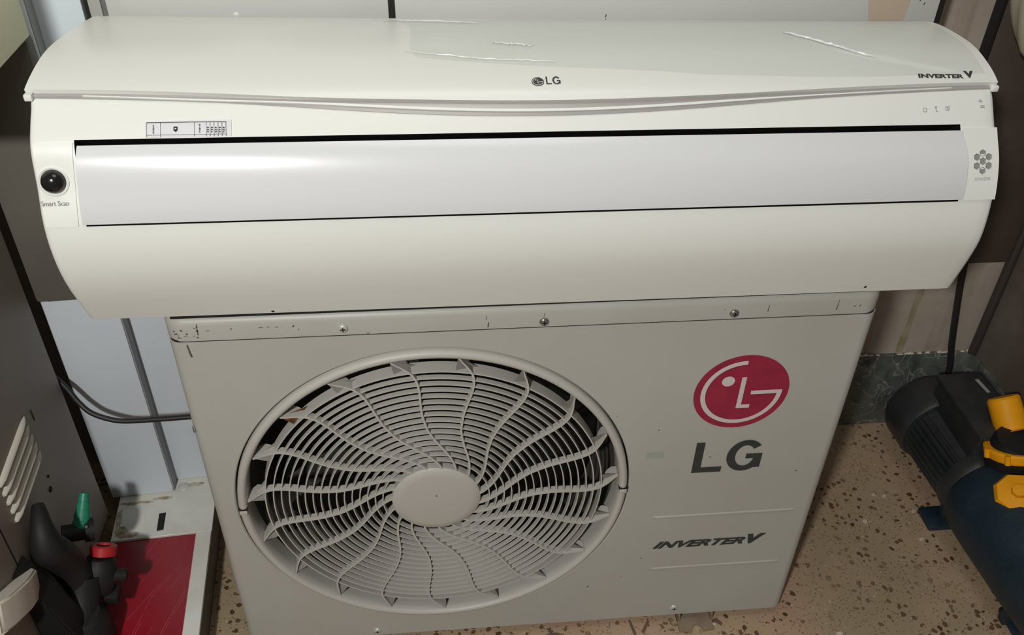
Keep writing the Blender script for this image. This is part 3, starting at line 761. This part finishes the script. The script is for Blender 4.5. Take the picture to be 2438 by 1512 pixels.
def blob(cx, cy, rx, ry, z, n=18, seed=0):
    rnd = random.Random(seed); return [rl(cx+rx*math.cos(2*PI*k/n)*rnd.uniform(.65, 1.15), cy+ry*math.sin(2*PI*k/n)*rnd.uniform(.65, 1.15), z) for k in range(n)]
stain_m = mat('tan_stain', (.62, .58, .48, 1), .7, var=.6, scale=70, col2=(.26, .20, .11, 1))
for q, (cx_, cy_, rx, ry) in enumerate(((-.675, .205, .011, .014), (-.660, .197, .016, .007), (-.66, .268, .028, .004), (-.615, .273, .02, .0035), (-.684, .235, .005, .025), (-.569, .298, .022, .005))):
    new_obj('grime_stain', blob(cx_, cy_, rx, ry, .0503+q*.00004, seed=q), [tuple(range(18))], stain_m, SLB)
lathe('paint_drip', [(0, .0024), (.006, .002), (.009, .0006), (.0095, 0)], rl(-.583, .295, .0502), (0, 0, 1), board_w, SLB, 18)

EC = thing('enamel_cabinet', 'cold white enamel cabinet with a stepped front standing on the plinth at left', 'cabinet', rl(-.63, .35, .05))
lbox('proud_panel', (-.703, .2855, .0515), (-.5985, .305, 1.2), panel_blue, EC, 0.0015)
tag(lbox('shade_panel', (-.697, .258, .50), (-.5985, .2850, .886), mat('shade_taupe', (.135, .125, .105, 1), .6, var=.2, scale=6), EC, 0.006), 'dark taupe panel added in place of shade on the upper cabinet front')  # added panel, its dark colour replaces shade left of the indoor unit
lbox('recessed_panel', (-.6005, .3135, .0515), (-.541, .330, 1.2), panel_blue, EC, 0.001)
lbox('panel_edge', (-.5985, .288, .0515), (-.5970, .3135, 1.2), mat('edge_grey', (.30, .31, .31, 1), .5), EC)
lbox('back_body', (-.700, .331, .0515), (-.545, .40, 1.2), board_w, EC)
lathe('panel_rivet', [(0, -.001), (.002, -.0008), (.0024, 0)], rl(-.601, .2852, .056), (0, 1, 0), cream_pl, EC, 12)

AP = thing('taupe_appliance', 'tall taupe enamel appliance with louvred side panel at the left edge', 'appliance', (-.9, 0, FZ))
box('side_casing', (-1.25, -.75, .052), (-.70, .243, .888), taupe, AP, 0.002)
box('base_skid', (-1.22, -.72, FZ+.0005), (-.72, .20, .052), black, AP)
# five pressed louvres
for k in range(5):
    z0, z1 = 0.3995-.0178*k, 0.3835-.0173*k
    y0, y1 = .121+.0008*k, .006
    bm = bmesh.new(); rows = []
    N = 10
    for q in range(N+1):
        t = q/N; y = y0+(y1-y0)*t; z = z0+(z1-z0)*t
        en = min(1, 6*t+.25, 8*(1-t)+.70)
        rows.append([bm.verts.new((-.7004, y, z+.0045*en)), bm.verts.new((-.7004+.0062*en, y, z+.0020*en)), bm.verts.new((-.7004+.0068*en, y, z-.0015*en)), bm.verts.new((-.7004, y, z-.0040*en))])
    for A, B in zip(rows, rows[1:]):
        for j in range(4): bm.faces.new((A[j], A[(j+1) % 4], B[(j+1) % 4], B[j]))
    bm.faces.new(rows[0]); bm.faces.new(rows[-1][::-1])
    from_bm('louvre', bm, cream_pl, AP, 60)
box('panel_slit', (-.7004, .141, .373), (-.6995, .1435, .393), dark_slot, AP)
lathe('panel_screw', [(0, .002), (.004, .0015), (.005, 0)], (-.70, .111, .261), (1, 0, 0), black, AP, 16)
lathe('panel_screw', [(0, .002), (.002, .0015), (.0025, 0)], (-.70, .118, .281), (1, 0, 0), black, AP, 12)
box('front_seam', (-.7004, -.031, .10), (-.6994, -.0285, .40), dark_slot, AP)
# ivory pull handle
bm = bmesh.new(); rows = []
for t, yy, zz, dx in ((0, -.005, .262, .0), (.15, -.012, .266, .018), (.5, -.045, .285, .024), (.85, -.090, .312, .024), (1, -.11, .322, .018)):
    yy -= .012; zz -= .018
    rows.append([bm.verts.new((-.700, yy, zz)), bm.verts.new((-.700+dx, yy+.002, zz)), bm.verts.new((-.700+dx, yy-.014, zz-.041)), bm.verts.new((-.700, yy-.020, zz-.046))])
for A, B in zip(rows, rows[1:]):
    for j in range(4): bm.faces.new((A[j], A[(j+1) % 4], B[(j+1) % 4], B[j]))
bm.faces.new(rows[0]); bm.faces.new(rows[-1][::-1])
bmesh.ops.bevel(bm, geom=list(bm.edges), offset=0.003, segments=2, affect='EDGES')
from_bm('pull_handle', bm, cream_pl, AP, 60)
CB = box('storage_box', (-1.15, .02, .890), (-.592, .262, 1.32), cream, None, 0.002)
tag(CB, 'pale yellow box on top of the taupe appliance in the upper left corner', 'box')

# water valve on the appliance's flank
WV = bpy.data.objects.new('water_valve', None); COL.objects.link(WV); WV.location = (-.68, .06, .052); WV.empty_display_size = .03
adopt(WV, AP); tag(WV, 'black water inlet valve with green hose barb and red collar')
bm = bmesh.new()
bm_tube(bm, smooth_path([(-.689, .050, .296), (-.680, .022, .280), (-.676, .010, .252), (-.674, .020, .222), (-.672, .030, .185), (-.668, .030, .150)], 5), [0.008+.0015*min(k, 12) if k < 12 else .0245 for k in range(26)], 14)
from_bm('bent_spout', bm, black, WV, 60)
bm = bmesh.new(); bm_prism(bm, [(-.699, .055), (-.655, .055), (-.650, .12), (-.672, .20), (-.699, .27)], -.055, -.010)
bmesh.ops.bevel(bm, geom=list(bm.edges), offset=.004, segments=2, affect='EDGES')
from_bm('mounting_bracket', bm, black, WV, 40)
lathe('upper_outlet', [(0, 0), (.0135, 0), (.0135, .030), (.0175, .031), (.0175, .044), (.012, .0445), (.012, .038), (0, .038)], (-.692, .078, .196), (.88, .35, -.22), black, WV, 24)
a_ = Vector((-.668, .092, .194))
gb = lathe('hose_barb', [(0, 0), (.013, 0), (.013, .010), (.0115, .0105), (.0115, .016), (.0125, .0165), (.0095, .028), (.0105, .0285), (.0080, .040), (.0088, .0405), (.0070, .052), (.0045, .052), (.0045, .045), (0, .045)], a_, (.10, .62, .72), green_pl, WV, 22); tag(gb, 'green stepped hose barb')
lathe('valve_body', [(0, -.03), (.020, -.03), (.026, -.022), (.027, .0), (.024, .018), (.018, .026), (0, .026)], (-.646, .050, .136), (.15, .45, .85), black, WV, 28)
lathe('collar_neck', [(.0135, 0), (.0135, .028)], (-.643, .064, .142), (.12, .55, .70), black, WV, 20)
rcx = lathe('red_collar', [(.0160, 0), (.0195, .001), (.0195, .014), (.0180, .0155), (.0110, .0155), (.0110, .004)], (-.6410, .070, .153), (.12, .55, .70), red_pl, WV, 24); tag(rcx, 'red collar ring')
bm = bmesh.new(); bm_lathe(bm, [(0, 0), (.010, 0), (.0105, .022), (.006, .026), (0, .026)], (-.630, .046, .134), (.75, .25, -.35), 18)
bm_box(bm, (-.640, .020, .096), (-.618, .046, .113), .003)
from_bm('side_port', bm, black, WV, 40)
tube('drain_hose', [(-.662, .035, .150), (-.664, .010, .120), (-.668, -.030, .095), (-.668, -.080, .082), (-.665, -.16, .077), (-.662, -.26, .077)], .0265, black, WV, 14)
for yy, zz, dx in ((.094, .212, 0), (.082, .166, .004)):
    lathe('valve_screw', [(0, .002), (.002, .0016), (.0026, 0)], (-.655+dx, yy-.012, zz-.006), (.5, -.6, .6), chrome, WV, 12)

lathe('valve_reservoir', [(0, 0), (.034, 0), (.037, .010), (.036, .055), (.026, .070), (0, .072)], (-.660, -.010, .0505), (0, 0, 1), black, WV, 28)
# cords
CORD = [(-.78, .275, .43), (-.735, .262, .385), (-.699, .250, .345), (-.680, .238, .318), (-.662, .229, .302), (-.634, .225, .2895), (-.608, .225, .2845), (-.550, .225, .2855), (-.510, .225, .287), (-.433, .225, .288)]
o = tube('power_cord', CORD, .0042, rubber)
tag(o, 'black cord hanging across the white enamel cabinet into the outdoor unit', 'cord')
o = tube('power_cord', [(.522, .248, .738), (.570, .276, .750), (.640, .310, .745), (.705, .365, .705), (.775, .405, .60), (.828, .415, .42), (.850, .422, .325), (.878, .424, .20), (.893, .424, .145), (.897, .424, .118)], .0062, rubber)
tag(o, 'thick black cord from the indoor unit hanging down behind the pump motor', 'cord')

BB = thing('shade_board', 'dark brown board added in place of shade on the wall by the right corner', 'board', (.84, .43, .385))  # added dark sheet, stands in for the shade beside the indoor unit
box('shade_board_front', (.748, .425, .385), (.9245, .4395, 1.25), mat('shade_board_face', (.085, .062, .048, 1), .7, var=.3, scale=7), BB, .003)
box('shade_board_edge', (.738, .423, .385), (.7475, .4395, 1.25), black, BB, .001)

pp = tube('corner_pipe', [(.934, .4295, .1665), (.934, .4295, .5), (.934, .4295, 1.25)], .0085, mat('pipe_brown', (.045, .035, .03, 1), .5), None, 14, 2)
tag(pp, 'slim dark pipe running up the right corner of the wall', 'pipe')
stn = mat('damp_drip', (.24, .195, .11, 1), .8, var=.5, scale=40, col2=(.33, .28, .20, 1))
for q, (x0, z0, z1, w_) in enumerate(((.786, .168, .44, .010),)):
    rnd = random.Random(q+7); Lf, Rt = [], []
    for k in range(13):
        z = z0+(z1-z0)*k/12; ww = w_*(.55+.45*rnd.random()); xx = x0+.002*rnd.random()
        Lf.append((xx-ww, .4396, z)); Rt.append((xx+ww, .4396, z))
    o = new_obj('drip_stain', Lf+Rt[::-1], [tuple(range(26))], stn, bpy.data.objects['wall_back'])
V, F = [], []
rnd = random.Random(77)
for k in range(22):
    x = .70+.23*rnd.random(); r = .002+.005*rnd.random(); h = .0015+.004*rnd.random(); b0 = len(V)
    V += [(x-r, .4375, .1660), (x+r, .4375, .1660), (x+r*.8, .4332, .1660), (x-r*.9, .4335, .1660), (x+.2*r, .436, .166+h)]
    F += [(b0, b0+1, b0+4), (b0+1, b0+2, b0+4), (b0+2, b0+3, b0+4), (b0+3, b0, b0+4)]
o = new_obj('mortar_crumb', V, F, flake_m, bpy.data.objects['baseboard_back']); o['kind'] = 'stuff'

# ================================================================== PUMP
PU = thing('water_pump', 'dark electric water pump with ribbed motor and yellow fittings on the floor at right', 'pump', (.80, .2, FZ))
A0 = Vector((.832, .385, .078)); AX = Vector((.055, -1.0, .0)).normalized()
def pl(r_t, name, m, n=40, ang=40): return lathe(name, r_t, A0, AX, m, PU, n, ang=ang)
pl([(0, -.012), (.050, -.010), (.070, -.002), (.0765, .012), (.0775, .070), (.0735, .078), (0, .078)], 'fan_cover', motor_m)
pl([(.060, .070), (.060, .205), (0, .205)], 'motor_housing', motor_m)
a_, u_, v_ = frame(AX)
for k in range(34):
    an = 2*PI*k/34
    if math.cos(an) > 0.80: continue
    rad = u_*math.cos(an) + v_*math.sin(an); tg = u_*-math.sin(an) + v_*math.cos(an)
    bm = bmesh.new(); pts = []
    for t in (.079, .200):
        for r, h in ((.058, .0024), (.0705, .0014)):
            for s in (-1, 1): pts.append(A0 + a_*t + rad*r + tg*h*s)
    vs = [bm.verts.new(p) for p in pts]
    for f in ((0, 1, 3, 2), (4, 6, 7, 5), (0, 4, 5, 1), (2, 3, 7, 6), (0, 2, 6, 4), (1, 5, 7, 3)): bm.faces.new([vs[i] for i in f])
    from_bm('cooling_fin', bm, motor_m, PU)
pl([(0, .200), (.0715, .200), (.0735, .206), (.0740, .224), (.0700, .232), (0, .232)], 'end_bracket', motor_m)
pl([(.050, .228), (.074, .232), (.082, .245), (.0845, .285), (.0845, .42), (.080, .56), (.060, .58), (0, .58)], 'pump_casing', cast_blue)
# terminal box on the motor
tb = box('terminal_box', (.812, .178, .130), (.892, .336, .186), motor_m, PU, .006)
box('box_lid', (.808, .174, .1845), (.896, .340, .196), motor_m, tb, .003)
V = [(.872, .320, .1964), (.880, .321, .1964), (.884, .284, .1964), (.877, .283, .1964)]
new_obj('pale_label', V, [(0, 1, 2, 3)], mat('label_grey', (.30, .29, .27, 1), .5), tb)
# cast feet
for y in (.172, -.050):
    box('cast_foot', (.768+(.04 if y < 0 else 0), y-.024, FZ+.0005), (.90, y+.026, FZ+.012), cast_blue, PU, .004)
    box('foot_web', (.795, y-.008, FZ+.01), (.89, y+.008, .03), cast_blue, PU, .002)
# yellow capped fittings
P0 = Vector((.862, .150, .150))
lathe('pressure_body', [(0, -.03), (.036, -.03), (.040, .0), (.042, .045), (.038, .060), (0, .066)], P0, (0, 0, 1), black, PU, 32)
yc = Vector((.872, .190, .198))
y1 = lathe('outlet_cap', [(0, .056), (.024, .056), (.027, .052), (.0275, .0), (.034, -.002), (.0, -.003)], yc, (-.15, .62, .62), yellow, PU, 28); tag(y1, 'yellow outlet cap')
y2 = lathe('locking_ring', [(.040, -.006), (.049, -.006), (.0505, -.002), (.0505, .008), (.048, .011), (.040, .011)], Vector((.862, .150, .186)), (-.1, .35, .9), yellow, PU, 40, closed=True); tag(y2, 'yellow locking ring')
for k in range(8):
    a = 2*PI*k/8; ax, uu, vv = frame((-.1, .35, .9))
    cpt = Vector((.862, .150, .188)) + (uu*math.cos(a)+vv*math.sin(a))*.0505
    lathe('ring_lug', [(0, -.007), (.005, -.007), (.005, .009), (0, .009)], cpt, ax, yellow, y2, 10)
y3 = lathe('drain_plug', [(0, -.01), (.036, -.01), (.0385, -.006), (.0385, .010), (.034, .018), (.012, .022), (.011, .030), (0, .031)], Vector((.838, .078, .150)), (-.35, -.25, .90), yellow, PU, 8, ang=20); tag(y3, 'yellow eight-sided drain plug')

SKX = .788
# straw coloured sack at the upper right corner
bm = bmesh.new(); bmesh.ops.create_icosphere(bm, subdivisions=4, radius=1.0)
for v in bm.verts:
    p = v.co.copy(); k = 1 + .05*math.sin(7*p.z+3*p.x) + .04*math.sin(11*p.y+5*p.z)
    v.co = Vector((SKX + .070*p.x*k, 0.362 + .06*p.y*k, .93 + .14*p.z*(1+.02*math.sin(9*p.x))))
o = from_bm('hanging_sack', bm, sack_m, None, 180); tag(o, 'straw yellow plastic sack hanging in the upper right corner', 'sack')

# floor litter
flakes = [(1993, 1146, 8), (2014, 1156, 7), (1962, 1216, 6), (2100, 1270, 5), (2127, 1062, 9), (2220, 1190, 6), (1990, 1500, 5), (1685, 1490, 6), (1345, 1500, 9), (1420, 1497, 6)]
FLL = ['pale plaster flake on the floor behind the pump foot', 'pale plaster flake between outdoor unit and pump, beside another flake', 'pale plaster flake close to the outdoor unit at its side', 'pale plaster flake in front of the pump foot', 'largest pale plaster flake beside the ribbed pump motor', 'pale plaster flake touching the navy pump foot', 'pale plaster flake at the bottom edge near the outdoor unit corner', 'pale plaster flake beside the right mounting foot', 'pale plaster flake in front of the outdoor unit, left of two', 'pale plaster flake in front of the outdoor unit, right of two']
FL = [(.703, .243), (.722, .237), (.660, .180), (.747, .132), (.818, .358), (.762, .196), (.523, -.046), (.320, -.012), (.080, -.018), (.140, -.021)]
for q, (x, y) in enumerate(FL):
    rnd = random.Random(q+50); n = 7; r = rnd.uniform(.0035, .0065)
    bm = bmesh.new(); top = [bm.verts.new((x+r*math.cos(2*PI*k/n)*rnd.uniform(.6, 1.2), y+.7*r*math.sin(2*PI*k/n)*rnd.uniform(.6, 1.2), FZ+.0022+rnd.uniform(0, .0008))) for k in range(n)]
    bot = [bm.verts.new((v.co.x, v.co.y, FZ+.0002)) for v in top]
    bm.faces.new(top); bm.faces.new(bot[::-1])
    for k in range(n): bm.faces.new((top[k], bot[k], bot[(k+1) % n], top[(k+1) % n]))
    o = from_bm('plaster_flake', bm, flake_m); tag(o, FLL[q], 'flake', 'plaster flakes scattered on the terrazzo')

# scuffs and old marks on the floor in front of the outdoor unit
mark = mat('floor_mark', (.10, .065, .04, 1), .8, var=.5, scale=90, col2=(.18, .12, .08, 1))
FLO = bpy.data.objects['floor']
def stroke(pts, w_):
    P = [Vector((x, y, FZ+.0004)) for x, y in pts]; A, B = [], []
    for i, p in enumerate(P):
        t = (P[min(i+1, len(P)-1)]-P[max(i-1, 0)]).normalized(); n_ = Vector((-t.y, t.x, 0))
        ww = w_*random.uniform(.6, 1.2); A.append(p+n_*ww); B.append(p-n_*ww)
    new_obj('floor_mark', A+B[::-1], [tuple(range(2*len(P)))], mark, FLO)
stroke([(.181, .008), (.183, -.004), (.186, -.020)], .0024)
stroke([(.213, .004), (.206, -.006), (.199, -.018)], .0026)
stroke([(.324, -.002), (.330, -.008), (.334, -.012)], .0034)
stroke([(.236, -.002), (.244, -.004)], .0022)
stroke([(.040, -.012), (.055, -.010), (.068, -.013)], .004)
# sharp folds of the clear film that catch the lamp
fold_m = mat('film_fold', (.74, .76, .74, 1), .12, spec=.8)
FILM = bpy.data.objects['protective_film']
def fold(pts, hgt, wid, seed):
    rnd = random.Random(seed); bm = bmesh.new(); rows = []; n = 26
    for k in range(n+1):
        t = k/n*(len(pts)-1); i = min(int(t), len(pts)-2); f = t-i
        u = pts[i][0]+(pts[i+1][0]-pts[i][0])*f; s_ = pts[i][1]+(pts[i+1][1]-pts[i][1])*f + rnd.uniform(-.03, .03)
        e_ = max(0.0, math.sin(PI*k/n))**.5; h = hgt*e_*rnd.uniform(.35, 1.0)
        rows.append([bm.verts.new(S(u, s_-wid, .0076)), bm.verts.new(S(u, s_+rnd.uniform(-.2, .3)*wid, .0077+h)), bm.verts.new(S(u, s_+wid, .0076))])
    for A, B in zip(rows, rows[1:]):
        for j in (0, 1): bm.faces.new((A[j], A[j+1], B[j+1], B[j]))
    from_bm('film_fold', bm, fold_m, FILM, 20)
fold([(.795, 3.45), (.835, 4.1), (.876, 4.72)], .0022, .035, 3)
fold([(.335, 2.10), (.39, 2.28), (.445, 2.60)], .0012, .03, 4)
fold([(.455, 3.9), (.50, 4.1)], .0010, .025, 5)
fold([(.36, 4.35), (.44, 4.75), (.52, 4.9)], .0007, .02, 6)
